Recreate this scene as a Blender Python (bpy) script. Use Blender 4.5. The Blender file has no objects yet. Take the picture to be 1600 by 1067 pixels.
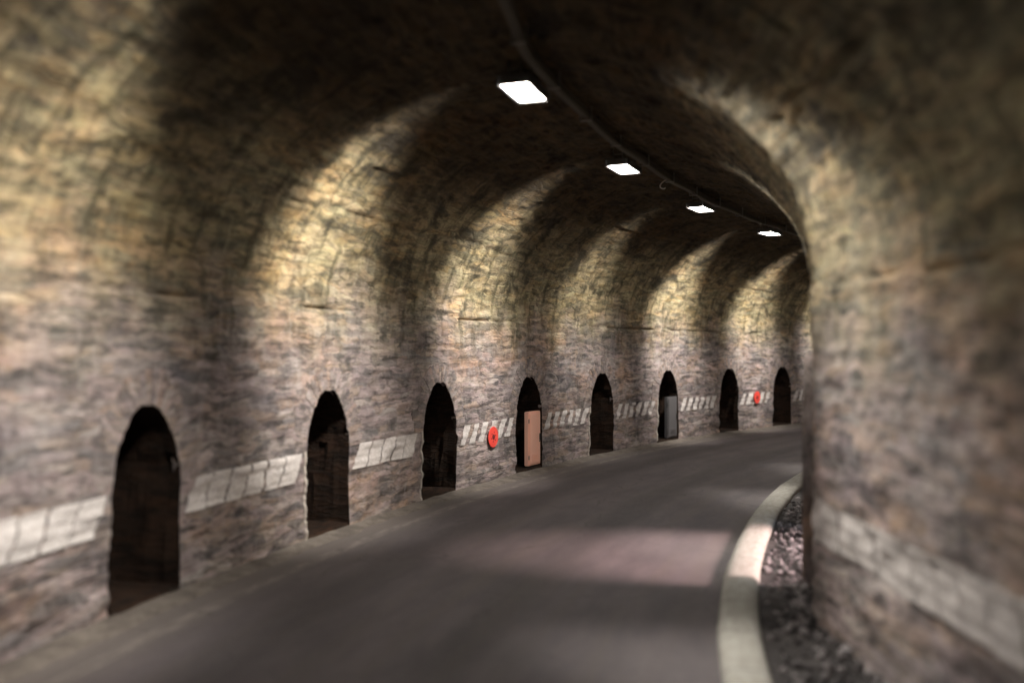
import bpy, math, random
import numpy as np
from mathutils import Vector, Matrix

C = bpy.context.scene.collection
SC = bpy.context.scene
R_ = math.radians

# ------------------------------------------------------------------ camera
cam_d = bpy.data.cameras.new("camera")
cam = bpy.data.objects.new("camera", cam_d)
C.objects.link(cam)
SC.camera = cam
HC = 2.4
cam.location = (0, 0, HC)
cam_d.sensor_width = 36.0
cam_d.lens = 36.0 * 1400 / 1600
cam_d.shift_y = 15.2 / 1600
cam.rotation_euler = (R_(90), 0, 0)
cam_d.clip_start = 0.05
cam_d.clip_end = 2000
cam_d.dof.use_dof = True
cam_d.dof.focus_distance = 17.5
cam_d.dof.aperture_fstop = cam_d.lens / 1000 / 0.10

# ------------------------------------------------------------------ sky, sun
SUN_EL = R_(27)
sun_travel = Vector((-1.0, 0.20, -math.tan(SUN_EL) * math.hypot(1, 0.20))).normalized()
w = bpy.data.worlds.new("World")
SC.world = w
w.use_nodes = True
nt = w.node_tree
sky = nt.nodes.new("ShaderNodeTexSky")
sky.sky_type = 'NISHITA'
sky.sun_disc = False
sky.sun_elevation = SUN_EL
sky.sun_rotation = math.atan2(-sun_travel.x, -sun_travel.y)
nt.links.new(sky.outputs[0], nt.nodes["Background"].inputs[0])
nt.nodes["Background"].inputs[1].default_value = 0.10
sd = bpy.data.lights.new("sun", 'SUN')
sd.energy = 5.0
sd.angle = R_(13)
sd.color = (1.0, 0.72, 0.68)
sun = bpy.data.objects.new("sun", sd)
C.objects.link(sun)
sun.location = (60, -10, 50)
sun.rotation_euler = sun_travel.to_track_quat('-Z', 'Y').to_euler()
SC.view_settings.view_transform = 'Standard'
SC.view_settings.look = 'None'
SC.view_settings.gamma = 1
SC.view_settings.exposure = 1.2
SC.cycles.max_bounces = 8
SC.cycles.diffuse_bounces = 5
SC.cycles.sample_clamp_indirect = 4
SC.cycles.use_denoising = True

# ------------------------------------------------------------------ plan of the tunnel
RAD, H0, CX, CZ = 44.124, 0.2678, 39.114, -3.277
S1 = 1.2                      # where the right wall turns into the bend
S0 = -0.5
_ls = np.arange(S0, -40, -0.05)
_hd = np.clip(H0 + S0 / RAD - (S0 - _ls) * 0.045, 0.0, 9)
_px = CX - RAD * math.cos(H0 + S0 / RAD) - np.concatenate([[0], np.cumsum(0.05 * np.sin(_hd[:-1]))])
_py = CZ + RAD * math.sin(H0 + S0 / RAD) - np.concatenate([[0], np.cumsum(0.05 * np.cos(_hd[:-1]))])

def PL(s):
    s = np.asarray(s, float)
    a = H0 + s / RAD
    x = CX - RAD * np.cos(a); y = CZ + RAD * np.sin(a)
    xb = np.interp(-s, -_ls, _px); yb = np.interp(-s, -_ls, _py)
    return np.where(s >= S0, x, xb), np.where(s >= S0, y, yb)

def PR(s):
    s = np.asarray(s, float)
    r = RAD - 6.0
    a = H0 + np.maximum(s, S1) / RAD
    x = CX - r * np.cos(a); y = CZ + r * np.sin(a)
    return x, np.where(s < S1, y - (S1 - s) * 0.95, y)

def place(s, o, h):
    """section s, metres o from the left wall, height h"""
    x0, y0 = PL(s); x1, y1 = PR(s)
    L = np.hypot(x1 - x0, y1 - y0)
    return np.stack([x0 + (x1 - x0) * o / L, y0 + (y1 - y0) * o / L, np.zeros_like(x0) + h], -1)

def width(s):
    x0, y0 = PL(s); x1, y1 = PR(s)
    return np.hypot(x1 - x0, y1 - y0)

def frame(s, o, h=0.0):
    """matrix with X along the tunnel, Y towards the LEFT wall, Z up"""
    p = place(np.array(float(s)), o, h)
    q = place(np.array(float(s) + 0.05), o, h)
    X = Vector(q - p).normalized()
    Z = Vector((0, 0, 1))
    Y = Z.cross(X)
    M = Matrix((X, Y, Z)).transposed().to_4x4()
    M.translation = Vector(p)
    return M

SPR, RISE = 2.95, 2.45
V1 = SPR
NPH = 180
_ph = np.linspace(0, math.pi, 400)
_w = 3.0 - 3.0 * np.cos(_ph); _h = SPR + RISE * np.sin(_ph)
_cl = np.concatenate([[0], np.cumsum(np.hypot(np.diff(_w), np.diff(_h)))])
ARC = _cl[-1]
VT = SPR * 2 + ARC

def profile(v):
    """v -> fraction across, height, inward normal (across, up)"""
    v = np.asarray(v, float)
    ph = np.interp(v - SPR, _cl, _ph)
    f = 0.5 - 0.5 * np.cos(ph)
    h = SPR + RISE * np.sin(ph)
    nx = np.cos(ph) / 3.0; nz = -np.sin(ph) / RISE
    n = np.hypot(nx, nz)
    nx, nz = nx / n, nz / n
    lo = v < SPR; hi = v > SPR + ARC
    h = np.where(lo, v, np.where(hi, VT - v, h))
    return f, h, nx, nz

# ------------------------------------------------------------------ noise for the masonry relief
def _hash(i, j, seed):
    n = (i.astype(np.int64) * 374761393 + j.astype(np.int64) * 668265263 + seed * 1442695041) & 0xffffffff
    n = ((n ^ (n >> 13)) * 1274126177) & 0xffffffff
    n = n ^ (n >> 16)
    return (n & 0xffff) / 65535.0

def vnoise(x, y, seed=0):
    i = np.floor(x); j = np.floor(y); fx = x - i; fy = y - j
    fx = fx * fx * (3 - 2 * fx); fy = fy * fy * (3 - 2 * fy)
    a = _hash(i, j, seed); b = _hash(i + 1, j, seed); c = _hash(i, j + 1, seed); d = _hash(i + 1, j + 1, seed)
    return (a + (b - a) * fx) * (1 - fy) + (c + (d - c) * fx) * fy

def fbm(x, y, o=4, seed=0):
    t = 0; a = 1; n = 0
    for k in range(o):
        t = t + a * vnoise(x * 2 ** k, y * 2 ** k, seed + k * 7); n += a; a *= 0.5
    return t / n

CH = 0.105
NICHE_C = [-6.79, -3.38, 0.03, 3.46, 6.69, 10.14, 13.56, 17.07, 20.63, 23.85, 27.3, 30.7]
def relief(s, v):
    """inward displacement of the masonry surface (metres)"""
    s = np.asarray(s, float); v = np.asarray(v, float)
    d = (fbm(s / 1.6, v / 1.3, 3, 3) - 0.5) * 0.11
    # irregular courses of stones
    vv = v + (fbm(s / 1.9, v / 1.1, 2, 21) - 0.5) * 0.16
    row = np.floor(vv / CH)
    ss = s / 0.42 + _hash(row, row * 0 + 3, 9) * 7 + (vnoise(s * 1.3, v * 5, 33) - .5) * 0.4
    col = np.floor(ss)
    hgt = _hash(row, col, 5)
    fr = vv / CH - row; fc = ss - col
    edge = np.minimum(np.minimum(fr, 1 - fr) * CH, np.minimum(fc, 1 - fc) * 0.42)
    mask = 0.55 + 0.45 * vnoise(s / 0.9, v / 0.8, 55)
    d = d + ((hgt - 0.5) * 0.038 - 0.020 * np.clip(1 - edge / 0.02, 0, 1)) * mask
    d = d + (fbm(s * 3.1, v * 6.0, 3, 40) - 0.5) * 0.05
    # long construction joint at the springing, broken along its length
    for v0, seed, amp in ((2.95, 71, 0.09), (4.25, 72, 0.05), (5.4, 73, 0.05), (VT - 2.95, 74, 0.09), (VT - 4.4, 75, 0.06)):
        line = v0 + (fbm(s / 1.2, s * 0 + seed, 3, seed) - 0.5) * 0.16
        on = np.clip((fbm(s / 1.5, s * 0 + 4.5, 3, seed + 3) - 0.46) * 7, 0, 1)
        d = d - amp * on * np.clip(1 - np.abs(v - line) / 0.035, 0, 1)
        d = d + amp * 0.25 * on * np.clip(1 - np.abs(v - line - 0.07) / 0.05, 0, 1)
    calm = np.ones(np.broadcast(s, v).shape)
    for c in NICHE_C:
        rr = np.sqrt(((s - c) / 0.56) ** 2 + ((v - 1.08) / 0.82) ** 2)
        calm = np.minimum(calm, np.where(v > 1.0, np.clip((rr - 1.38) / 0.35, 0.22, 1), 1))
    return d * calm

def surf(s, v, extra=0.0):
    """point on the lining, lifted inward by extra"""
    s = np.asarray(s, float); v = np.asarray(v, float)
    f, h, nx, nz = profile(v)
    W = width(s)
    d = relief(s, v)
    d = d * np.clip(v / 0.05, 0.3, 1) + extra
    return place(s, f * W + nx * d, h + nz * d)

# ------------------------------------------------------------------ materials
def lin(r, g, b):
    return tuple((((c / 255) + 0.055) / 1.055) ** 2.4 if c > 10 else c / 255 / 12.92 for c in (r, g, b)) + (1,)

class NG:
    def __init__(self, name):
        self.m = bpy.data.materials.new(name); self.m.use_nodes = True
        self.t = self.m.node_tree; self.t.nodes.clear()
        self.out = self.n("OutputMaterial"); self.b = self.n("BsdfPrincipled")
        self.l(self.b.outputs[0], self.out.inputs[0])
        self.b.inputs["Roughness"].default_value = 0.85
        self.b.inputs["Specular IOR Level"].default_value = 0.25
    def n(self, k, **kw):
        x = self.t.nodes.new("ShaderNode" + k)
        for a, b in kw.items(): setattr(x, a, b)
        return x
    def l(self, a, b): self.t.links.new(a, b)
    def set(self, sock, v):
        if hasattr(v, "links"): self.l(v, sock)
        else: sock.default_value = v
    def math(self, op, a, b=0.0, c=0.0, clamp=False):
        x = self.n("Math", operation=op, use_clamp=clamp)
        for i, v in enumerate((a, b, c)): self.set(x.inputs[i], v)
        return x.outputs[0]
    def mix(self, f, a, b, mode='MIX'):
        x = self.n("Mix", data_type='RGBA', blend_type=mode)
        self.set(x.inputs[0], f); self.set(x.inputs[6], a); self.set(x.inputs[7], b)
        return x.outputs[2]
    def ramp(self, f, lo, hi, smooth=True):
        x = self.n("MapRange"); x.interpolation_type = 'SMOOTHSTEP' if smooth else 'LINEAR'
        self.set(x.inputs[0], f); x.inputs[1].default_value = lo; x.inputs[2].default_value = hi
        return x.outputs[0]
    def noise(self, vec, scale, detail=4, rough=0.55, dist=0.0):
        x = self.n("TexNoise"); self.l(vec, x.inputs["Vector"])
        x.inputs["Scale"].default_value = scale; x.inputs["Detail"].default_value = detail
        x.inputs["Roughness"].default_value = rough; x.inputs["Distortion"].default_value = dist
        return x
    def scaled(self, vec, sx, sy, sz=1):
        x = self.n("Mapping"); self.l(vec, x.inputs[0]); x.inputs["Scale"].default_value = (sx, sy, sz)
        return x.outputs[0]
    def bump(self, h, strength, dist, prev=None):
        x = self.n("Bump"); self.l(h, x.inputs["Height"])
        x.inputs["Strength"].default_value = strength; x.inputs["Distance"].default_value = dist
        if prev: self.l(prev, x.inputs["Normal"])
        return x.outputs[0]

def stone_nodes(g, uv, tone=1.0, crown=True):
    """rubble masonry: returns colour and bump, uv in metres (along, up the lining)"""
    nd = g.noise(g.scaled(uv, 1.0, 1.6), 1.7, 3)
    sub = g.n("VectorMath", operation='SUBTRACT'); g.l(nd.outputs["Color"], sub.inputs[0]); sub.inputs[1].default_value = (.5, .5, .5)
    scl = g.n("VectorMath", operation='SCALE'); g.l(sub.outputs[0], scl.inputs[0]); scl.inputs[3].default_value = 0.22
    add = g.n("VectorMath", operation='ADD'); g.l(uv, add.inputs[0]); g.l(scl.outputs[0], add.inputs[1])
    wv = add.outputs[0]
    big = g.scaled(wv, 2.1, 10.0)
    vor = g.n("TexVoronoi", feature='F1', distance='CHEBYCHEV'); g.l(big, vor.inputs["Vector"]); vor.inputs["Scale"].default_value = 1; vor.inputs["Randomness"].default_value = 0.75
    vore = g.n("TexVoronoi", feature='DISTANCE_TO_EDGE'); g.l(big, vore.inputs["Vector"]); vore.inputs["Scale"].default_value = 1; vore.inputs["Randomness"].default_value = 0.75
    sm = g.scaled(wv, 4.0, 19.0)
    vors = g.n("TexVoronoi", feature='F1'); g.l(sm, vors.inputs["Vector"]); vors.inputs["Scale"].default_value = 1
    joint = g.math('SUBTRACT', 1.0, g.ramp(vore.outputs["Distance"], 0.0, 0.10))
    jn = g.ramp(g.noise(uv, 1.3, 3).outputs[0], 0.38, 0.62)
    joint = g.math('MULTIPLY', joint, jn)
    sep = g.n("SeparateColor"); g.l(vor.outputs["Color"], sep.inputs[0])
    seps = g.n("SeparateColor"); g.l(vors.outputs["Color"], seps.inputs[0])
    # patches of differently coloured rock
    n1 = g.noise(g.scaled(uv, 0.7, 1.0), 0.9, 5, 0.6)
    n2 = g.noise(g.scaled(uv, 1.0, 2.2), 2.3, 6, 0.65)
    n3 = g.noise(g.scaled(uv, 1.5, 11.0), 4.0, 5, 0.7)
    n4 = g.noise(g.scaled(uv, 4.0, 28.0), 3.0, 4, 0.7)
    col = g.mix(g.ramp(n1.outputs[0], 0.38, 0.62), (0.33, 0.265, 0.268, 1), (0.50, 0.395, 0.385, 1))
    col = g.mix(g.math('MULTIPLY', g.ramp(sep.outputs[0], 0.3, 1.0), 0.75), col, (0.185, 0.178, 0.180, 1))
    col = g.mix(g.math('MULTIPLY', g.ramp(sep.outputs[1], 0.62, 1.0), 0.60), col, (0.44, 0.32, 0.24, 1))
    col = g.mix(g.math('MULTIPLY', g.ramp(sep.outputs[2], 0.70, 1.0), 0.65), col, (0.50, 0.44, 0.41, 1))
    col = g.mix(g.math('MULTIPLY', g.ramp(seps.outputs[0], 0.50, 1.0), 0.70), col, (0.085, 0.08, 0.082, 1))
    col = g.mix(g.math('MULTIPLY', g.ramp(seps.outputs[1], 0.6, 1.0), 0.35), col, (0.46, 0.37, 0.31, 1))
    col = g.mix(g.math('MULTIPLY', g.ramp(n2.outputs[0], 0.50, 0.66), 0.80), col, (0.09, 0.08, 0.082, 1))
    n8 = g.noise(g.scaled(uv, 0.6, 0.9), 1.0, 5, 0.6); n9 = g.noise(g.scaled(uv, 0.5, 1.1), 1.2, 6, 0.65)
    col = g.mix(g.math('MULTIPLY', g.ramp(n8.outputs["Color"], 0.50, 0.62), 0.45), col, g.mix(1.0, col, (1.30, 0.98, 0.70, 1), 'MULTIPLY'))
    col = g.mix(g.math('MULTIPLY', g.ramp(n9.outputs[0], 0.52, 0.62), 0.60), col, g.mix(1.0, col, (0.48, 0.50, 0.56, 1), 'MULTIPLY'))
    # lime wash left on some areas
    n6 = g.noise(g.scaled(uv, 0.8, 1.4), 1.5, 7, 0.7)
    nA = g.noise(g.scaled(uv, 5.0, 0.9), 2.0, 6, 0.7)
    col = g.mix(g.math('MULTIPLY', g.ramp(nA.outputs[0], 0.50, 0.66), 0.40), col, (0.42, 0.37, 0.37, 1))
    nB = g.noise(g.scaled(uv, 7.0, 1.1), 1.7, 6, 0.7)
    col = g.mix(g.math('MULTIPLY', g.ramp(nB.outputs[0], 0.54, 0.70), 0.28), col, (0.09, 0.08, 0.075, 1))
    col = g.mix(g.math('MULTIPLY', g.ramp(n6.outputs[0], 0.52, 0.68), 0.60), col, (0.54, 0.47, 0.45, 1))
    sepu = g.n("SeparateXYZ"); g.l(uv, sepu.inputs[0])
    u, v = sepu.outputs[0], sepu.outputs[1]
    if crown:
        half = VT / 2
        dc = g.math('SUBTRACT', half, g.math('ABSOLUTE', g.math('SUBTRACT', v, half)))   # metres up from the foot, both sides
        wob = g.math('MULTIPLY', g.math('SUBTRACT', g.noise(g.scaled(uv, 1.0, 0.35), 1.1, 4).outputs[0], 0.5), 2.4)
        up = g.math('ADD', dc, wob)
        alg = g.ramp(g.math('ADD', up, g.math('MULTIPLY', g.math('GREATER_THAN', v, half), 0.3)), 2.0, 3.7)
        col = g.mix(g.math('MULTIPLY', alg, 0.72), col, g.mix(1.0, col, (1.05, 1.02, 0.48, 1), 'MULTIPLY'))
        n5 = g.noise(g.scaled(uv, 2.6, 0.45), 2.0, 5, 0.6)
        col = g.mix(g.math('MULTIPLY', g.math('MULTIPLY', g.ramp(n5.outputs[0], 0.5, 0.68), g.ramp(up, 1.8, 3.2)), 0.75), col, (0.055, 0.050, 0.026, 1))
        n7 = g.noise(g.scaled(uv, 0.9, 1.3), 1.15, 7, 0.68, 0.6)
        col = g.mix(g.math('MULTIPLY', g.math('MULTIPLY', g.ramp(n7.outputs[0], 0.50, 0.64), g.ramp(up, 2.2, 4.0)), 0.85), col, (0.045, 0.038, 0.024, 1))
        soot = g.ramp(up, 3.7, 5.8)
        col = g.mix(g.math('MULTIPLY', soot, 0.90), col, g.mix(1.0, col, (0.10, 0.07, 0.05, 1), 'MULTIPLY'))
    col = g.mix(g.math('MULTIPLY', joint, 0.25), col, (0.05, 0.043, 0.038, 1))
    col = g.mix(g.math('MULTIPLY', g.ramp(n3.outputs[0], 0.50, 0.68), 0.65), col, (0.055, 0.048, 0.045, 1))
    col = g.mix(1.0, col, g.mix(n4.outputs[0], (0.70, 0.70, 0.70, 1), (1.32, 1.32, 1.32, 1)), 'MULTIPLY')
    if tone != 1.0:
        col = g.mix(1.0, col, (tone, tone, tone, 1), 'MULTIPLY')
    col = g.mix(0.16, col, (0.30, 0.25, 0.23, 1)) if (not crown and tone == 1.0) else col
    if tone < 0.5: col = g.mix(1.0, col, (1.5, 0.95, 0.6, 1), 'MULTIPLY')  # brown cast for the shade painted into the niche stone
    h = g.math('MULTIPLY', vor.outputs["Distance"], -0.4)
    h = g.math('ADD', h, g.math('MULTIPLY', joint, -0.5))
    h = g.math('ADD', h, g.math('MULTIPLY', sep.outputs[0], 0.5))
    h = g.math('ADD', h, g.math('MULTIPLY', seps.outputs[0], 0.35))
    b = g.bump(h, 0.8, 0.026)
    b = g.bump(n3.outputs[0], 0.8, 0.03, b)
    b = g.bump(n4.outputs[0], 0.7, 0.015, b)
    return col, b

def mat_stone(name, crown=True, tone=1.0):
    g = NG(name)
    uvn = g.n("UVMap"); uvn.uv_map = "UVMap"
    c, b = stone_nodes(g, uvn.outputs[0], tone, crown)
    g.l(c, g.b.inputs["Base Color"]); g.l(b, g.b.inputs["Normal"])
    return g.m

def mat_paint(name, k=1.0):
    """worn white road paint on stone: the stone shows through where it flaked"""
    g = NG(name)
    uvn = g.n("UVMap"); uvn.uv_map = "UVMap"; uv = uvn.outputs[0]
    c, b = stone_nodes(g, uv, 1.0, True)
    n = g.noise(g.scaled(uv, 1.4, 3.0), 3.0, 6, 0.7)
    n2 = g.noise(g.scaled(uv, 6.0, 18.0), 3.0, 5, 0.75)
    wear = g.math('ADD', g.math('MULTIPLY', n.outputs[0], 0.5), g.math('MULTIPLY', n2.outputs[0], 0.5))
    pc = g.mix(g.ramp(n2.outputs[0], 0.35, 0.65), (0.74 * k, 0.69 * k, 0.68 * k, 1), (0.50 * k, 0.45 * k, 0.43 * k, 1))
    col = g.mix(g.math('MULTIPLY', g.ramp(wear, 0.56, 0.66), 0.7), pc, c)
    g.l(col, g.b.inputs["Base Color"])
    g.l(g.bump(n2.outputs[0], 0.6, 0.01), g.b.inputs["Normal"])
    g.b.inputs["Roughness"].default_value = 0.6
    return g.m

def mat_flat(name, col, rough=0.6, metal=0.0, var=0.15, scale=9.0, spec=0.4, dirt=(0.06, 0.05, 0.045, 1), dirt_amt=0.35):
    g = NG(name)
    tc = g.n("TexCoord"); o = tc.outputs["Object"]
    n = g.noise(o, scale, 6, 0.65); n2 = g.noise(g.scaled(o, 1, 1, 0.3), scale * 0.5, 5, 0.6)
    base = g.mix(n.outputs[0], tuple(c * (1 - var) for c in col[:3]) + (1,), tuple(min(1, c * (1 + var)) for c in col[:3]) + (1,))
    base = g.mix(g.math('MULTIPLY', g.ramp(n2.outputs[0], 0.52, 0.72), dirt_amt), base, dirt)
    g.l(base, g.b.inputs["Base Color"])
    g.l(g.bump(n.outputs[0], 0.3, 0.004), g.b.inputs["Normal"])
    g.b.inputs["Roughness"].default_value = rough; g.b.inputs["Metallic"].default_value = metal
    g.b.inputs["Specular IOR Level"].default_value = spec
    return g.m

def mat_asphalt():
    g = NG("asphalt")
    uvn = g.n("UVMap"); uvn.uv_map = "UVMap"; uv = uvn.outputs[0]
    fine = g.noise(uv, 90, 3, 0.8); mid = g.noise(g.scaled(uv, 0.35, 1.2), 2.2, 6, 0.65); tr = g.noise(g.scaled(uv, 0.10, 2.2), 1.3, 4, 0.55)
    col = g.mix(g.ramp(mid.outputs[0], 0.3, 0.7), (0.085, 0.074, 0.080, 1), (0.125, 0.107, 0.112, 1))
    col = g.mix(g.math('MULTIPLY', g.ramp(tr.outputs[0], 0.45, 0.70), 0.5), col, (0.115, 0.098, 0.090, 1))
    sepu = g.n("SeparateXYZ"); g.l(uv, sepu.inputs[0])
    # worn pale edge line and dust swept towards the left wall
    o = sepu.outputs[1]
    wn = g.noise(g.scaled(uv, 1.0, 4.0), 3.0, 6, 0.7)
    line = g.math('MULTIPLY', g.ramp(o, 0.50, 0.56), g.math('SUBTRACT', 1.0, g.ramp(o, 0.66, 0.72)))
    col = g.mix(g.math('MULTIPLY', g.math('MULTIPLY', line, g.ramp(wn.outputs[0], 0.42, 0.62)), 0.55), col, (0.36, 0.32, 0.29, 1))
    dust = g.math('SUBTRACT', 1.0, g.ramp(g.math('ADD', o, g.math('MULTIPLY', wn.outputs[0], 0.7)), 0.5, 1.5))
    col = g.mix(g.math('MULTIPLY', dust, 0.6), col, (0.19, 0.165, 0.145, 1))
    for t0 in (1.55, 3.25):
        tk = g.math('SUBTRACT', 1.0, g.ramp(g.math('ABSOLUTE', g.math('SUBTRACT', g.math('ADD', o, g.math('MULTIPLY', tr.outputs[0], 0.3)), t0 + .15)), 0.08, 0.42))
        col = g.mix(g.math('MULTIPLY', tk, 0.38), col, (0.045, 0.041, 0.043, 1))
    sp1 = g.noise(uv, 38, 2, 0.5)
    col = g.mix(g.math('MULTIPLY', g.ramp(sp1.outputs[0], 0.62, 0.70), 0.6), col, (0.20, 0.18, 0.17, 1))
    # cracks and sealed patches
    vo = g.n("TexVoronoi", feature='DISTANCE_TO_EDGE'); vw = g.noise(uv, 1.5, 4)
    av = g.n("VectorMath", operation='ADD'); g.l(g.scaled(uv, 0.35, 0.5), av.inputs[0]); 
    sv = g.n("VectorMath", operation='SCALE'); g.l(vw.outputs["Color"], sv.inputs[0]); sv.inputs[3].default_value = 0.45; g.l(sv.outputs[0], av.inputs[1])
    g.l(av.outputs[0], vo.inputs["Vector"]); vo.inputs["Scale"].default_value = 1.0
    crack = g.math('SUBTRACT', 1.0, g.ramp(vo.outputs["Distance"], 0.0, 0.012))
    col = g.mix(g.math('MULTIPLY', g.math('MULTIPLY', crack, g.ramp(mid.outputs[0], 0.45, 0.6)), 0.6), col, (0.03, 0.028, 0.028, 1))
    col = g.mix(1.0, col, g.mix(fine.outputs[0], (0.55, 0.55, 0.55, 1), (1.45, 1.45, 1.45, 1)), 'MULTIPLY')
    g.l(col, g.b.inputs["Base Color"])
    b = g.bump(fine.outputs[0], 0.6, 0.006); b = g.bump(mid.outputs[0], 0.4, 0.02, b)
    g.l(b, g.b.inputs["Normal"])
    g.b.inputs["Roughness"].default_value = 0.72
    return g.m

def mat_ground(name, a, b_, sc=3.0):
    g = NG(name)
    tc = g.n("TexCoord"); o = tc.outputs["Object"]
    n = g.noise(o, sc, 7, 0.7); n2 = g.noise(o, sc * 9, 4, 0.7)
    col = g.mix(g.ramp(n.outputs[0], 0.35, 0.65), a, b_)
    col = g.mix(1.0, col, g.mix(n2.outputs[0], (0.6, 0.6, 0.6, 1), (1.4, 1.4, 1.4, 1)), 'MULTIPLY')
    g.l(col, g.b.inputs["Base Color"])
    g.l(g.bump(n2.outputs[0], 0.8, 0.02, g.bump(n.outputs[0], 0.6, 0.05)), g.b.inputs["Normal"])
    g.b.inputs["Roughness"].default_value = 0.95
    return g.m

def mat_emit(name, col, s):
    g = NG(name)
    g.b.inputs["Base Color"].default_value = (0.8, 0.8, 0.8, 1)
    g.b.inputs["Emission Color"].default_value = col; g.b.inputs["Emission Strength"].default_value = s
    return g.m

M_STONE = mat_stone("rubble_masonry")
M_STONE_IN = mat_stone("shaded_niche_masonry", False, 0.06)  # shade of the recesses put into the colour, stone darkened to near black
M_PAINT = mat_paint("worn_white_paint")
M_PAINT_R = mat_paint("grimy_white_paint", 0.80)
M_ASPH = mat_asphalt()
M_KERB = mat_flat("kerb_paint", (0.25, 0.24, 0.22), 0.7, var=0.12, scale=6, dirt_amt=0.30, dirt=(0.16, 0.14, 0.12, 1))
M_PAVE = mat_ground("pavement_grit", (0.028, 0.025, 0.025, 1), (0.06, 0.053, 0.052, 1), 2.5)
M_VERGE = mat_ground("dusty_verge", (0.13, 0.11, 0.098, 1), (0.22, 0.19, 0.165, 1), 3.0)
M_EARTH = mat_ground("earth", (0.10, 0.085, 0.06, 1), (0.06, 0.08, 0.03, 1), 0.4)
M_DUCT = mat_flat("galvanised_duct", (0.06, 0.054, 0.047), 0.7, 0.1, dirt_amt=0.5)
M_HOUS = mat_flat("lamp_housing", (0.10, 0.10, 0.10), 0.5, 0.3)
M_STEEL = mat_flat("steel", (0.16, 0.155, 0.15), 0.6, 0.3)
M_LED = mat_emit("lamp_glass", (1.0, 0.97, 0.90, 1), 34)
M_SALMON = mat_flat("salmon_cabinet", (0.93, 0.52, 0.40), 0.55, var=0.05, scale=3, dirt_amt=0.25, dirt=(0.55, 0.28, 0.20, 1))
M_GREYCAB = mat_flat("grey_cabinet", (0.10, 0.095, 0.10), 0.55, var=0.08, scale=3, dirt_amt=0.35)
M_DARK = mat_flat("dark_plinth", (0.03, 0.028, 0.028), 0.8)
M_RED = mat_flat("red_enamel", (0.88, 0.085, 0.065), 0.45, var=0.15, dirt_amt=0.25, dirt=(0.4, 0.02, 0.015, 1))
M_REDDK = mat_flat("maroon_paint", (0.34, 0.04, 0.06), 0.8, dirt_amt=0.6)
M_SOOT = mat_flat("sooty_mark", (0.16, 0.02, 0.02), 0.8)
M_PALE = mat_flat("pale_edging", (0.48, 0.43, 0.39), 0.7, dirt_amt=0.5)
M_GRAVEL = [mat_flat("gravel_a", (0.08, 0.072, 0.074), 0.9, dirt_amt=0.3), mat_flat("gravel_b", (0.27, 0.245, 0.25), 0.9, dirt_amt=0.3)]

def mat_kerb():
    g = NG("painted_kerb")
    uvn = g.n("UVMap"); uvn.uv_map = "UVMap"; uv = uvn.outputs[0]
    n = g.noise(g.scaled(uv, 1.5, 5.0), 3.0, 7, 0.7); n2 = g.noise(uv, 26, 4, 0.7)
    col = g.mix(g.ramp(n.outputs[0], 0.3, 0.7), (0.38, 0.37, 0.34, 1), (0.28, 0.265, 0.235, 1))
    col = g.mix(g.math('MULTIPLY', g.ramp(n2.outputs[0], 0.58, 0.68), 0.6), col, (0.11, 0.10, 0.09, 1))
    sp = g.n("SeparateXYZ"); g.l(uv, sp.inputs[0])
    fr = g.math('FRACT', g.math('ADD', sp.outputs[0], g.math('MULTIPLY', n.outputs[0], 0.03)))
    j = g.math('SUBTRACT', 1.0, g.ramp(g.math('ABSOLUTE', g.math('SUBTRACT', fr, 0.5)), 0.003, 0.014))
    col = g.mix(g.math('MULTIPLY', j, 0.7), col, (0.06, 0.055, 0.05, 1))
    g.l(col, g.b.inputs["Base Color"])
    hh = g.math('SUBTRACT', g.math('ADD', g.math('MULTIPLY', n.outputs[0], 0.6), g.math('MULTIPLY', n2.outputs[0], 0.4)), j)
    g.l(g.bump(hh, 0.7, 0.012), g.b.inputs["Normal"])
    return g.m
M_KERB = mat_kerb()

# ------------------------------------------------------------------ object helpers
def mesh_obj(name, verts, faces, mat, parent=None, uv=None, smooth=False, mw=None, midx=None):
    me = bpy.data.meshes.new(name)
    verts = np.asarray(verts, np.float32).reshape(-1, 3)
    if isinstance(faces, np.ndarray):
        k = faces.shape[1]; nf = len(faces)
        me.vertices.add(len(verts)); me.vertices.foreach_set("co", verts.ravel())
        me.loops.add(nf * k); me.loops.foreach_set("vertex_index", faces.astype(np.int32).ravel())
        me.polygons.add(nf); me.polygons.foreach_set("loop_start", np.arange(0, nf * k, k, dtype=np.int32))
        me.update(calc_edges=True)
    else:
        me.from_pydata([tuple(v) for v in verts.tolist()], [], [tuple(f) for f in faces])
    if uv is not None:
        lay = me.uv_layers.new(name="UVMap")
        li = np.empty(len(me.loops), np.int32); me.loops.foreach_get("vertex_index", li)
        lay.data.foreach_set("uv", np.asarray(uv, np.float32)[li].ravel())
    for m in (mat if isinstance(mat, list) else [mat]): me.materials.append(m)
    if midx is not None: me.polygons.foreach_set("material_index", np.asarray(midx, np.int32))
    if smooth: me.polygons.foreach_set("use_smooth", np.ones(len(me.polygons), bool))
    me.validate(); me.update()
    o = bpy.data.objects.new(name, me); C.objects.link(o)
    if parent is not None: o.parent = parent
    if mw is not None: o.matrix_local = mw
    return o

def struct(o, kind="structure"):
    o["kind"] = kind; return o

def thing(name, label, cat, M, group=None):
    o = bpy.data.objects.new(name, None); C.objects.link(o); o.empty_display_size = 0.1
    o.matrix_world = M; o["label"] = label; o["category"] = cat
    if group: o["group"] = group
    return o

def grid_faces(nu, nv, keep=None):
    i, j = np.meshgrid(np.arange(nu - 1), np.arange(nv - 1), indexing='ij')
    a = i * nv + j
    f = np.stack([a, a + nv, a + nv + 1, a + 1], -1)
    if keep is not None: return f[keep]
    return f.reshape(-1, 4)

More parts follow.
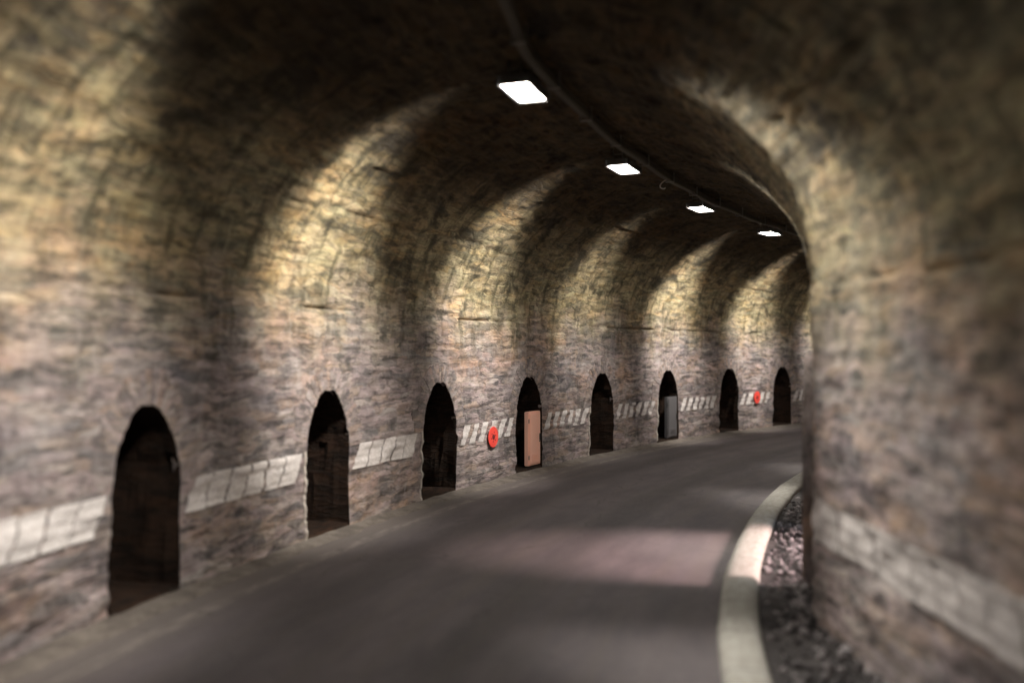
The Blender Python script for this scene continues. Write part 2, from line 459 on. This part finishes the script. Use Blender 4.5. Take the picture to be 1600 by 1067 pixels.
class MB:
    """collects bevelled boxes, tubes and plates into one mesh"""
    def __init__(self): self.v = []; self.f = []
    def add(self, v, f):
        n = len(self.v); self.v += [tuple(x) for x in v]; self.f += [tuple(i + n for i in q) for q in f]
    def box(self, c, s, b=0.006):
        import bmesh
        bm = bmesh.new(); bmesh.ops.create_cube(bm, size=1)
        for q in bm.verts: q.co = Vector((q.co.x * s[0] + c[0], q.co.y * s[1] + c[1], q.co.z * s[2] + c[2]))
        if b: bmesh.ops.bevel(bm, geom=list(bm.edges), offset=b, segments=2, affect='EDGES')
        bm.verts.index_update()
        self.add([q.co for q in bm.verts], [[q.index for q in f.verts] for f in bm.faces]); bm.free()
    def tube(self, pts, r, n=10, cap=True):
        pts = [Vector(p) for p in pts]; rings = []
        for i, p in enumerate(pts):
            t = (pts[min(i + 1, len(pts) - 1)] - pts[max(i - 1, 0)]).normalized()
            a = t.cross(Vector((0, 0, 1)) if abs(t.z) < 0.9 else Vector((1, 0, 0))).normalized(); b = t.cross(a)
            rings.append([p + a * r * math.cos(2 * math.pi * k / n) + b * r * math.sin(2 * math.pi * k / n) for k in range(n)])
        v = [q for r_ in rings for q in r_]; f = []
        for i in range(len(pts) - 1):
            for k in range(n): f.append((i * n + k, i * n + (k + 1) % n, (i + 1) * n + (k + 1) % n, (i + 1) * n + k))
        if cap: f.append(tuple(range(n))[::-1]); f.append(tuple((len(pts) - 1) * n + k for k in range(n)))
        self.add(v, f)
    def lathe_y(self, prof, n=40):
        """profile of (radius, y) revolved about the Y axis"""
        v = []; f = []
        for r, y in prof:
            v += [(r * math.cos(2 * math.pi * k / n), y, r * math.sin(2 * math.pi * k / n)) for k in range(n)]
        for i in range(len(prof) - 1):
            for k in range(n): f.append((i * n + k, (i + 1) * n + k, (i + 1) * n + (k + 1) % n, i * n + (k + 1) % n))
        f.append(tuple(range(n))); f.append(tuple((len(prof) - 1) * n + k for k in range(n))[::-1])
        self.add(v, f)
    def build(self, name, mat, parent=None, mw=None, smooth=False):
        return mesh_obj(name, self.v, self.f, mat, parent, mw=mw, smooth=smooth)

# ------------------------------------------------------------------ setting: ground sheet and road
mesh_obj("ground", [(-400, -400, -0.06), (500, -400, -0.06), (500, 500, -0.06), (-400, 500, -0.06)], [(0, 1, 2, 3)], M_EARTH)["kind"] = "structure"

KS = np.array([-30, -8, -4, -2, -.6, .5, 2.1, 4.05, 6.36, 10.2, 12.45, 30, 80]); KO = np.array([6.0, 5.75, 5.55, 5.40, 5.29, 5.216, 5.146, 5.09, 5.01, 4.86, 4.80, 4.80, 4.80])
def kerb_o(s): return np.interp(s, KS, KO)

ss = np.concatenate([np.arange(-30, -4, .4), np.arange(-4, 30, 0.12), np.arange(30, 62, .4)])
def strip(name, o_of, nrow, h_of, mat, smooth=True):
    k = np.linspace(0, 1, nrow); S, K = np.meshgrid(ss, k, indexing='ij')
    O = o_of(S, K); Hh = h_of(S, K, O)
    v = place(S.ravel(), O.ravel(), Hh.ravel())
    uv = np.stack([S.ravel(), O.ravel()], -1)
    return mesh_obj(name, v, grid_faces(len(ss), nrow)[:, ::-1], mat, uv=uv, smooth=smooth)

struct(strip("road", lambda S, K: -1.0 + (kerb_o(S) + 1.1) * K, 60, lambda S, K, O: 0.02 * (1 - ((O - 2.6) / 2.8) ** 2).clip(-1, 1) + (fbm(S / 1.5, O / 1.2, 3, 90) - .5) * 0.012, M_ASPH))
struct(strip("verge", lambda S, K: -0.03 + K * (0.41 + (fbm(S * 1.4, S * 0 + 2, 3, 91) - .5) * 0.22), 14,
             lambda S, K, O: 0.045 - 0.062 * K ** 1.5 + (fbm(S * 4, O * 5, 3, 92) - .5) * 0.03, M_VERGE))
struct(strip("pavement", lambda S, K: kerb_o(S) + 0.27 + (width(S) + 0.3 - kerb_o(S) - 0.27) * K, 16,
             lambda S, K, O: 0.02 + (fbm(S * 3, O * 3, 4, 93) - .5) * 0.08 + 0.05 * K, M_PAVE))
# kerb: rounded off-white painted kerb
kp = [(0, -0.05), (0.0, 0.05), (0.015, 0.085), (0.05, 0.108), (0.11, 0.118), (0.24, 0.118), (0.30, 0.108), (0.335, 0.085), (0.35, 0.05), (0.35, -0.03)]
def kern(S, K):
    q = K * (len(kp) - 1); i = np.arange(len(kp)); return np.interp(q, i, [a[0] for a in kp]), np.interp(q, i, [a[1] for a in kp])
struct(strip("kerb", lambda S, K: kerb_o(S) + kern(S, K)[0] + (fbm(S * 1.5, K * 3, 2, 94) - .5) * 0.015, 10,
             lambda S, K, O: kern(S, K)[1] + (fbm(S * 2, K * 2, 2, 95) - .5) * 0.014, M_KERB))

# ------------------------------------------------------------------ tunnel
NICHE_C = [-6.79, -3.38, 0.03, 3.46, 6.69, 10.14, 13.56, 17.07, 20.63, 23.85, 27.3, 30.7]
NW, NH = 0.56, 1.90            # half width, height
NSP = 1.08                      # springing of the niche arch
OPEN = (2.6, 6.2, 2.4)       # side opening in the right wall: from, to, height

NK = {0.03: 0.88, 3.46: 0.93}
def open_h(q):
    x = np.clip((np.asarray(q, float) - (OPEN[0] + OPEN[1]) / 2) / ((OPEN[1] - OPEN[0]) / 2), -1, 1)
    return 0.95 + (OPEN[2] - 0.95) * np.sqrt(1 - x * x)

def niche_outline(n=15):
    pts = [(-NW, 0.0), (-NW, NSP * .33), (-NW, NSP * .66)]
    for k in range(n + 1):
        a = math.pi - math.pi * k / n
        j = (float(fbm(np.array(a * 5.0), np.array(2.5), 3, 77)) - 0.5) * 0.13 * min(1, 4 * math.sin(a))
        pts.append((NW * math.cos(a) * (1 + j), NSP + (NH - NSP) * math.sin(a) ** 1.12 * (1 + j)))
    pts += [(NW, NSP * .66), (NW, NSP * .33), (NW, 0.0)]
    return pts

tunnel = thing("tunnel", "dark rubble stone road tunnel with an arched vault bending to the right", "tunnel", Matrix.Identity(4))

def inside_niche(ds, v):
    top = NSP + (NH - NSP) * np.sqrt(np.clip(1 - (ds / NW) ** 2, 0, 1)) ** 1.12
    return (np.abs(ds) < NW) & (v < top)

SU = np.concatenate([np.arange(-30, -7, 0.3), np.arange(-7, 2, 0.045), np.arange(2, 28, 0.036), np.arange(28, 40, 0.08), np.arange(40, 62, 0.4)])
def snap_niche(S, V, nv):
    """pull vertices inside a niche onto its outline; returns mask of inside vertices"""
    ins = np.zeros(S.shape, bool)
    for c in NICHE_C:
        kk = NK.get(c, 1.0); ds = (S - c) / kk; m = inside_niche(ds, V); ins |= m
        outl = niche_outline(60)
        P = np.array(outl); seg = []
        for a, b in zip(P[:-1], P[1:]):
            for t in np.linspace(0, 1, 6, endpoint=False): seg.append(a + (b - a) * t)
        seg.append(P[-1]); seg = np.array(seg)
        idx = np.argwhere(m)
        if len(idx) == 0: continue
        q = np.stack([ds[m], V[m]], -1)
        d = ((q[:, None, :] - seg[None]) ** 2).sum(-1); k = d.argmin(1)
        S[m] = c + seg[k, 0] * kk; V[m] = np.where(q[:, 1] <= 0.0, q[:, 1], seg[k, 1])
    return ins

def lining(name, va, vb, dv, right=False):
    vv = np.linspace(va, vb, int(round((vb - va) / dv)) + 1)
    S, V = np.meshgrid(SU, vv, indexing='ij'); S = S.copy(); V = V.copy()
    keep = np.ones((len(SU) - 1, len(vv) - 1), bool)
    if va == 0:
        ins = snap_niche(S, V, len(vv))
        keep = ~(ins[:-1, :-1] & ins[1:, :-1] & ins[1:, 1:] & ins[:-1, 1:])
    if right:
        hv = VT - V
        ins = (S > OPEN[0]) & (S < OPEN[1]) & (hv < open_h(S))
        keep = ~(ins[:-1, :-1] & ins[1:, :-1] & ins[1:, 1:] & ins[:-1, 1:])
    P = surf(S.ravel(), V.ravel())
    f = grid_faces(len(SU), len(vv), keep)
    return mesh_obj(name, P, f, M_STONE, tunnel, uv=np.stack([S.ravel(), V.ravel()], -1))

lining("left_wall", 0.0, SPR, 0.036)
lining("vault", SPR, SPR + ARC, 0.042)
lining("right_wall", SPR + ARC, VT, 0.042, True)

def make_niche(c, seed):
    """recess with back wall, as one mesh following the arch outline"""
    out = niche_outline(22); n = len(out)
    nd = 18; depth = 1.35
    V = []; UV = []
    s = np.array([c + p[0] * NK.get(c, 1.0) for p in out]); v = np.array([p[1] for p in out])
    front = surf(s, v)
    perim = np.concatenate([[0], np.cumsum(np.hypot(np.diff(s), np.diff(v)))])
    for k in range(nd):
        dd = depth * k / (nd - 1)
        jig = (fbm(perim * 5 + seed, perim * 0 + dd * 6, 3, 60 + seed) - 0.5) * 0.10 * min(1, k / 2)
        cs = c + (s - c) * (1 + jig / NW); hv = np.maximum(0, v * (1 + jig * 0.5))
        if k == 0: P = front + 0.0
        else:
            P = place(cs, -dd, hv) if dd > 0.09 else front * 0.5 + place(cs, -0.09, hv) * 0.5
        V.append(P); UV.append(np.stack([np.full(n, dd + 10 + seed * 3.1), perim], -1))
    Vv = np.concatenate(V); uv = np.concatenate(UV)
    F = []
    for k in range(nd - 1):
        for i in range(n - 1):
            a = k * n + i; F.append((a, a + 1, a + n + 1, a + n))
    # back wall grid fan: rows of quads from left outline to right outline
    base = len(Vv); m = 14; rows = []
    half = n // 2
    B = []; BU = []
    for i in range(half + 1):
        j = n - 1 - i
        for t in np.linspace(0, 1, m):
            q = (1 - t) * s[i] + t * s[j]; h_ = (1 - t) * v[i] + t * v[j]
            dd = depth + (float(fbm(np.array(q * 3.0), np.array(h_ * 5.0), 3, 66)) - .5) * 0.12 - 0.01
            if t in (0, 1): dd = depth
            B.append(place(np.array(q), -dd, h_)); BU.append((q + seed, h_ + 20))
    for i in range(half):
        for t in range(m - 1):
            a = base + i * m + t; F.append((a, a + 1, a + m + 1, a + m))
    Vv = np.concatenate([Vv, np.array(B)]); uv = np.concatenate([uv, np.array(BU)])
    nb_ = len(Vv); fl = []; fu = []
    for q in np.linspace(s[0], s[-1], 12):
        for dd, hh in ((0.0, 0.0), (0.02, 0.075), (0.3, 0.08), (0.6, 0.07), (0.95, 0.08), (depth, 0.08)):
            fl.append(place(np.array(q), -dd, hh + (float(vnoise(np.array(q * 6), np.array(dd * 6), 8)) - .5) * 0.03 * (hh > 0))); fu.append((q, dd + 30))
    for i in range(11):
        for k in range(5):
            a = nb_ + i * 6 + k; F.append((a, a + 6, a + 7, a + 1))
    Vv = np.concatenate([Vv, np.array(fl)]); uv = np.concatenate([uv, np.array(fu)])
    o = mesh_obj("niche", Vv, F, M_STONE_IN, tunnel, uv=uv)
    return o

def box_of_surface(s0, s1, v0, v1, lift, skirt, lean=0.0, nu=5, nv=5):
    """a thin conformal slab over the lining; returns verts, faces, uv"""
    S, K = np.meshgrid(np.linspace(0, 1, nu), np.linspace(0, 1, nv), indexing='ij')
    Ss = s0 + (s1 - s0) * S + lean * K; Vv = v0 + (v1 - v0) * K
    return Ss.ravel(), Vv.ravel(), nu, nv

rng = random.Random(5)
for i, c in enumerate(NICHE_C):
    nb = make_niche(c, i)
    # thin radiating arch stones
    MBa = []; Fa = []; Ua = []; cnt = 0
    a = R_(4) ; 
    while a < R_(176):
        da = R_(rng.uniform(4.0, 7.5)); a2 = min(a + da * 0.96, R_(177))
        r0 = 0.012; ln = rng.uniform(0.24, 0.40); lift = rng.uniform(0.001, 0.010)
        q = []
        for aa in (a, a2):
            ca, sa = -math.cos(aa), math.sin(aa)
            bs = c + NW * NK.get(c, 1.0) * ca; bv = NSP + (NH - NSP) * sa ** 1.12
            nn = Vector((ca / NW, sa / (NH - NSP))).normalized()
            for rr in (r0, ln * .5, ln): q.append((bs + nn.x * rr, bv + nn.y * rr))
        S = np.array([x[0] for x in q]); V = np.array([x[1] for x in q])
        f_, h_, nx, nz = profile(V)
        mean = float(relief(S, V).mean()) + lift
        d = np.full(6, mean)
        top = place(S, f_ * width(S) + nx * d, h_ + nz * d); bot = place(S, f_ * width(S) + nx * (d - 0.09), h_)
        MBa += list(top) + list(bot); u = rng.uniform(0, 40)
        Ua += [(u + (x[0] - c), x[1] + u) for x in q] * 2
        k = cnt
        Fa += [(k, k + 3, k + 4, k + 1), (k + 1, k + 4, k + 5, k + 2), (k, k + 1, k + 7, k + 6), (k + 1, k + 2, k + 8, k + 7), (k + 2, k + 5, k + 11, k + 8),
               (k + 5, k + 4, k + 10, k + 11), (k + 4, k + 3, k + 9, k + 10), (k + 3, k, k + 6, k + 9)]
        cnt += 12; a += da
    mesh_obj("arch_stones", MBa, Fa, M_STONE_A if "M_STONE_A" in globals() else mat_stone("arch_masonry", False, 1.0), tunnel, uv=Ua)
    if "M_STONE_A" not in globals():
        M_STONE_A = bpy.data.materials["arch_masonry"]
    # pale edging on the near jamb up to the height of the stripes
    if i in (3, 4, 6, 7):
        vs = np.linspace(0.02, 1.15, 26); E = []; F = []
        for dx, ex in ((-0.055, -0.03), (-0.055, 0.010), (-0.012, 0.012), (-0.012, -0.09)):
            E += list(surf(c - NW * NK.get(c, 1.0) + dx + vs * 0, vs, 0.0) * 0 + place(c - NW * NK.get(c, 1.0) + dx + (fbm(vs * 6, vs * 0, 2, i) - .5) * .012, ex + relief(c - NW - .03 + vs * 0, vs), vs))
        n = len(vs)
        for q in range(3):
            for k in range(n - 1): F.append((q * n + k, (q + 1) * n + k, (q + 1) * n + k + 1, q * n + k + 1))
        mesh_obj("jamb_edging", E, F, M_PALE, tunnel)

# worn slanted white stripes painted between the niches
def stripes(bay_from, bay_to, right=False, pitch=0.345, wid=0.235, lean=0.17, h0=0.79, h1=1.13):
    V = []; F = []; U = []; n0 = 0
    s = bay_from
    while s + wid + lean <= bay_to + 0.05:
        nu, nv = 9, 13
        A, K = np.meshgrid(np.linspace(0, 1, nu), np.linspace(0, 1, nv), indexing='ij')
        j = rng.uniform(-0.012, 0.012)
        S = s + wid * A + lean * K + j; hh = h0 + (h1 - h0) * K + rng.uniform(-.008, .008)
        Vv = (VT - hh) if right else hh
        P = surf(S.ravel(), Vv.ravel(), 0.018)
        V.append(P); U.append(np.stack([S.ravel(), Vv.ravel()], -1)); F.append(grid_faces(nu, nv) + n0); n0 += nu * nv
        s += pitch
    if V: mesh_obj("painted_stripes", np.concatenate(V), np.concatenate(F), M_PAINT_R if right else M_PAINT, tunnel, uv=np.concatenate(U))
for a, b in zip(NICHE_C[:-1], NICHE_C[1:]):
    stripes(a + NW * NK.get(a, 1.0) + 0.08, b - NW * NK.get(b, 1.0) - 0.04, wid=0.315 if a < 4 else 0.20, lean=0.17 if a < 4 else 0.20)
stripes(-9.5, 2.2, True, wid=0.325, h0=0.76, h1=1.12)

# faint maroon band on the back of the second niche seen
q = []
S, K = np.meshgrid(np.linspace(-0.56, 0.56, 12), np.linspace(0.93, 1.10, 4), indexing='ij')
mesh_obj("painted_band", place(3.46 + S.ravel(), -1.24 + 0 * S.ravel(), K.ravel()), grid_faces(12, 4), M_REDDK, tunnel)

# side opening reveal (jambs and lintel), right wall
def reveal():
    V = []; F = []
    path = [(OPEN[0], h) for h in np.linspace(-.05, .95, 6)] + [(s, float(open_h(s))) for s in ((OPEN[0] + OPEN[1]) / 2 - (OPEN[1] - OPEN[0]) / 2 * np.cos(np.linspace(0, math.pi, 26)))[1:]] + [(OPEN[1], h) for h in np.linspace(.95, -.05, 6)[1:]]
    n = len(path); nd = 6; uv = []
    for k in range(nd):
        for s, h in path:
            o = 5.90 + 1.35 * k / (nd - 1)
            V.append(place(np.array(s), o + float(width(np.array(s))) - 6.0, h)); uv.append((s + h, o + 3))
    for k in range(nd - 1):
        for i in range(n - 1): a = k * n + i; F.append((a, a + n, a + n + 1, a + 1))
    mesh_obj("side_opening", V, F, M_STONE_A, tunnel, uv=uv)
reveal()

# mass of the hill over and around the lining, closed above
def hill():
    sv = np.concatenate([np.arange(-30, 0, 1.5), np.arange(0, OPEN[0], .5), [OPEN[0]], np.linspace(OPEN[0], OPEN[1], 8)[1:], np.arange(OPEN[1] + .5, 62, 1.5)])
    prof = [(-14, 0), (-1.4, 0), (-1.4, 0.01), (-1.4, 6.6), (7.25, 6.6), (7.25, 3.5), (7.25, OPEN[2]), (7.25, -0.2)]
    prof = [(-1.4, -0.2), (-1.4, 3), (-1.2, 6.6), (3, 7.4), (7.2, 6.6), (7.25, 4), (7.25, OPEN[2]), (7.25, -0.2)]
    V = []; n = len(prof)
    for s in sv:
        for o, h in prof:
            V.append(place(np.array(s), o + (float(width(np.array(s))) - 6.0 if o > 3 else 0), h))
    F = []
    for i in range(len(sv) - 1):
        for j in range(n - 1):
            if j == n - 2 and sv[i] >= OPEN[0] - 1e-6 and sv[i + 1] <= OPEN[1] + 1e-6: continue
            a = i * n + j; F.append((a, a + n, a + n + 1, a + 1))
    struct(mesh_obj("hillside", V, F, M_EARTH))
hill()

# ------------------------------------------------------------------ cable duct along the crown
def crown_h(o_mid, W):
    x = np.clip((o_mid - W / 2) / (W / 2), -1, 1); return SPR + RISE * np.sqrt(1 - x * x)
def duct_o(s): return width(s) / 2 + 0.37 + (fbm(np.asarray(s) / 2.5, np.asarray(s) * 0 + 8, 2, 97) - .5) * 0.05
duct = thing("cable_duct", "long grey cable duct clipped to the sooty crown beside the lamps", "cable duct", Matrix.Identity(4))
sv = np.arange(-8, 34, 0.25); prof = [(-.05, .05), (-.05, -.02), (-.035, -.04), (.035, -.04), (.05, -.02), (.05, .05)]
V = []
for s in sv:
    s = np.array(s); oo = float(duct_o(s)); hh = float(crown_h(oo, width(s))) - 0.13 + 0.012 * math.sin(float(s) * 2.1)
    for a, b in prof: V.append(place(s, oo + a, hh + b))
n = len(prof); F = [(i * n + j, i * n + (j + 1) % n, (i + 1) * n + (j + 1) % n, (i + 1) * n + j) for i in range(len(sv) - 1) for j in range(n)]
F += [tuple(range(n))[::-1], tuple((len(sv) - 1) * n + k for k in range(n))]
mesh_obj("duct_casing", V, F, M_DUCT, duct)
for s in np.arange(-7, 33, 1.55):
    s_ = np.array(s); oo = float(duct_o(s_)); hh = float(crown_h(oo, width(s_))) - 0.13
    b = MB(); b.box((0, 0, -0.052), (0.05, 0.15, 0.012), 0.003); b.box((0, 0.069, 0.03), (0.05, 0.012, 0.17), 0.003); b.box((0, -0.069, 0.03), (0.05, 0.012, 0.17), 0.003)
    b.build("bracket", M_STEEL, duct, frame(s, oo, hh))
# loose wire end hanging from the duct
s_ = 8.3; oo = float(duct_o(np.array(s_)))
b = MB(); pts = [(0, 0, 0.02)] + [(0.02 * math.sin(a * 2), 0.06 + 0.05 * math.sin(a), -0.02 - 0.055 * (1 - math.cos(a))) for a in np.linspace(0.2, 3.9, 16)]
b.tube(pts, 0.009, 8)
b.build("loose_wire", M_PALE, duct, frame(s_, oo, float(crown_h(oo, 6.0)) - 0.19), smooth=True)

# ------------------------------------------------------------------ lamps
def make_lamp():
    t = thing("ceiling_lamp", "", "lamp", Matrix.Identity(4), "flat lamps along the crown of the tunnel")
    b = MB(); L, Wd, Hh = 0.74, 0.36, 0.07
    # tray open below
    b.box((0, 0, 0.055), (L, Wd, 0.03), 0.008)
    for y in (-1, 1): b.box((0, y * (Wd / 2 - .012), 0.012), (L - 0.004, 0.022, 0.066), 0.005)
    for x in (-1, 1): b.box((x * (L / 2 - .012), 0, 0.011), (0.022, Wd - 0.05, 0.064), 0.005)
    b.build("housing", M_HOUS, t)
    g = MB(); g.box((0, 0, -0.004), (L - 0.052, Wd - 0.052, 0.022), 0.006); g.build("diffuser", M_LED, t)
    g = MB()
    for y in (-1, 1): g.box((0, y * (Wd / 2 - .012), -0.026), (L + 0.012, 0.030, 0.010), 0.003)
    for x in (-1, 1): g.box((x * (L / 2 - .008), 0, -0.0262), (0.030, Wd - 0.056, 0.0096), 0.003)
    for x in (-1, 1):
        for y in (-1, 1): g.box((x * (L / 2 - .10), y * (Wd / 2 + 0.012), -0.004), (0.05, 0.022, 0.045), 0.003)
    g.build("front_frame", M_STEEL, t)
    for x in (-.28, .28):
        k = MB(); k.box((x, 0, 0.15), (0.035, 0.16, 0.01), 0.002); k.tube([(x, -0.07, 0.07), (x, -0.07, 0.34)], 0.009, 8); k.tube([(x, 0.07, 0.07), (x, 0.07, 0.34)], 0.009, 8)
        k.build("hanger", M_STEEL, t)
    k = MB(); k.tube([(0.1, -0.12, 0.07), (0.1, -0.17, 0.12), (0.08, -0.26, 0.15), (0.06, -0.36, 0.14)], 0.011, 8); k.build("power_cable", M_DARK, t, smooth=True)
    return t

LAMP_W = 960
def lamp_lights(t, s):
    for side in (1, -1):
        ld = bpy.data.lights.new("lamp_beam", 'SPOT'); ld.energy = LAMP_W * ((1.0 if side > 0 else 0.15) if s < 0 else (1.0 if side > 0 else 0.95) * {2.25: 1.05, 6.908: 0.95, 11.56: 0.42 if side > 0 else 0.9, 16.22: 1.0}.get(s, 0.9)); ld.color = (1.0, 0.95, 0.86)
        ld.spot_size = R_(80); ld.spot_blend = 1.0; ld.shadow_soft_size = 0.22
        o = bpy.data.objects.new("lamp_beam", ld); C.objects.link(o); o.parent = t
        o.location = (0.0, side * 0.10, -0.07)
        d = Vector((0.33 if side > 0 else -0.68, side * 1.0, -0.70 if side > 0 else -0.98)).normalized()
        z = -d; x = Vector((1, 0, 0)); x = (x - z * x.dot(z)).normalized(); y = z.cross(x)
        o.matrix_local = Matrix.Translation(o.location) @ Matrix((x, y, z)).transposed().to_4x4() @ Matrix.Diagonal((0.62 if side > 0 else 0.36, 1.0, 1.0, 1.0))
LL = {-2.405: "ceiling lamp overhead just above the frame, nearer than the largest lamp in view",
      2.25: "largest and nearest square white ceiling lamp, hanging left of the cable duct",
      6.908: "second lit ceiling lamp, between the largest lamp and the small one past the loose wire",
      11.56: "third lit ceiling lamp, the small one further round the bend past the loose wire",
      16.22: "smallest lit ceiling lamp, half hidden by the edge of the right wall",
      20.88: "first ceiling lamp round the bend out of sight behind the edge of the right wall",
      25.5: "last ceiling lamp of the row, deep round the bend out of sight"}
proto = make_lamp(); kids = list(proto.children); first = True
for s, lab in LL.items():
    if first: t = proto; first = False
    else:
        t = proto.copy(); C.objects.link(t)
        for ch in kids:
            c_ = ch.copy(); C.objects.link(c_); c_.parent = t
    s_ = np.array(s); t.matrix_world = frame(s, float(width(s_)) / 2 + 0.065, 2.4 + 2.786)
    t["label"] = lab
    lamp_lights(t, s)

# ------------------------------------------------------------------ cabinets standing in two niches
def cabinet(s, mat, label):
    t = thing("utility_cabinet", label, "cabinet", frame(s, -0.03, 0.03), "upright cabinets standing in the niches")
    # local: X along tunnel, Y into the left wall
    W_, H_, D_ = 0.52, 1.08, 0.10
    b = MB(); b.box((0, D_ / 2, 0.08 + H_ / 2), (W_, D_, H_), 0.012); b.build("cabinet_body", mat, t)
    b = MB(); b.box((0, D_ / 2 + 0.02, 0.038), (W_ - 0.06, D_ - 0.04, 0.086), 0.004); b.build("plinth", M_DARK, t)
    b = MB(); b.box((0.0, -0.008, 0.08 + H_ / 2), (W_ - 0.07, 0.018, H_ - 0.08), 0.005); d = b.build("door", mat, t)
    b = MB(); b.box((0.19, -0.028, 0.64), (0.028, 0.022, 0.14), 0.006); b.box((0.19, -0.018, 0.55), (0.03, 0.012, 0.03), 0.003); b.build("handle", M_DARK, d)
    for z in (0.25, 0.98):
        b = MB(); b.tube([(-0.262, -0.012, z - 0.04), (-0.262, -0.012, z + 0.04)], 0.009, 8); b.build("hinge", M_STEEL, t)
    b = MB()
    for k in range(6): b.box((0, -0.020, 0.18 + k * 0.022), (0.26, 0.010, 0.008), 0.002)
    b.build("vent", mat, d)
    return t
cabinet(10.43, M_SALMON, "salmon pink upright cabinet standing in a dark arched niche")
cabinet(17.36, M_GREYCAB, "plain grey upright cabinet standing in a dark arched niche")

# ------------------------------------------------------------------ round red signs on the striped band
def sign(s, h, label, r=0.17):
    s_ = np.array(float(s)); lift = 0.055
    t = thing("round_sign", label, "sign", frame(s, lift + 0.01, h), "round red signs on the striped band")
    b = MB(); b.lathe_y([(0.001, 0.004), (r - .004, 0.004), (r, 0.0), (r, -0.006), (r - .012, -0.012), (r - .02, -0.009), (0.001, -0.009)]); b.build("sign_plate", M_RED, t)
    b = MB(); b.lathe_y([(0.002, -0.008), (0.048, -0.008), (0.05, -0.013), (0.046, -0.015), (0.002, -0.015)], 20)
    for k in range(6):
        a = k * math.pi / 3 + .3; b.box((0.085 * math.cos(a), -0.011, 0.085 * math.sin(a)), (0.022, 0.006, 0.022), 0.003)
    b.build("sign_emblem", M_SOOT, t)
    b = MB(); b.tube([(0, 0.0, 0), (0, 0.12, 0)], 0.02, 10); b.build("mounting_stud", M_STEEL, t)
sign(8.53, 0.84, "bright red round sign with a dark centre, nearer the salmon pink cabinet", 0.19)
sign(22.18, 0.99, "small bright red round sign far round the bend beyond the grey cabinet", 0.19)

# ------------------------------------------------------------------ gravel between kerb and wall
rg = np.random.default_rng(4); V = []; F = []; mi = []
ico = [(0, 0, 1), (.89, 0, .45), (.28, .85, .45), (-.72, .53, .45), (-.72, -.53, .45), (.28, -.85, .45), (.72, .53, -.45), (-.28, .85, -.45), (-.89, 0, -.45), (-.28, -.85, -.45), (.72, -.53, -.45), (0, 0, -1)]
icf = [(0, 1, 2), (0, 2, 3), (0, 3, 4), (0, 4, 5), (0, 5, 1), (1, 6, 2), (2, 7, 3), (3, 8, 4), (4, 9, 5), (5, 10, 1), (2, 6, 7), (3, 7, 8), (4, 8, 9), (5, 9, 10), (1, 10, 6), (6, 11, 7), (7, 11, 8), (8, 11, 9), (9, 11, 10), (10, 11, 6)]
for k in range(2600):
    s = rg.uniform(-3, 12); u = rg.random() ** 0.7
    o = float(kerb_o(s)) + 0.37 + (float(width(np.array(s))) - float(kerb_o(s)) - 0.39) * u
    r = 0.008 + 0.04 * rg.random() ** 3
    p = place(np.array(s), o, 0.02 + 0.05 * u + r * 0.25); sc = r * rg.uniform(.6, 1.3, 3)
    a = rg.uniform(0, 6.28); n0 = len(V)
    for q in ico:
        q = np.array(q) * sc * rg.uniform(.8, 1.2); V.append(p + np.array([q[0] * math.cos(a) - q[1] * math.sin(a), q[0] * math.sin(a) + q[1] * math.cos(a), q[2]]))
    F += [tuple(n0 + i for i in f) for f in icf]; mi += [int(rg.random() > .6)] * 20
struct(mesh_obj("gravel", V, F, M_GRAVEL, midx=mi), "stuff")
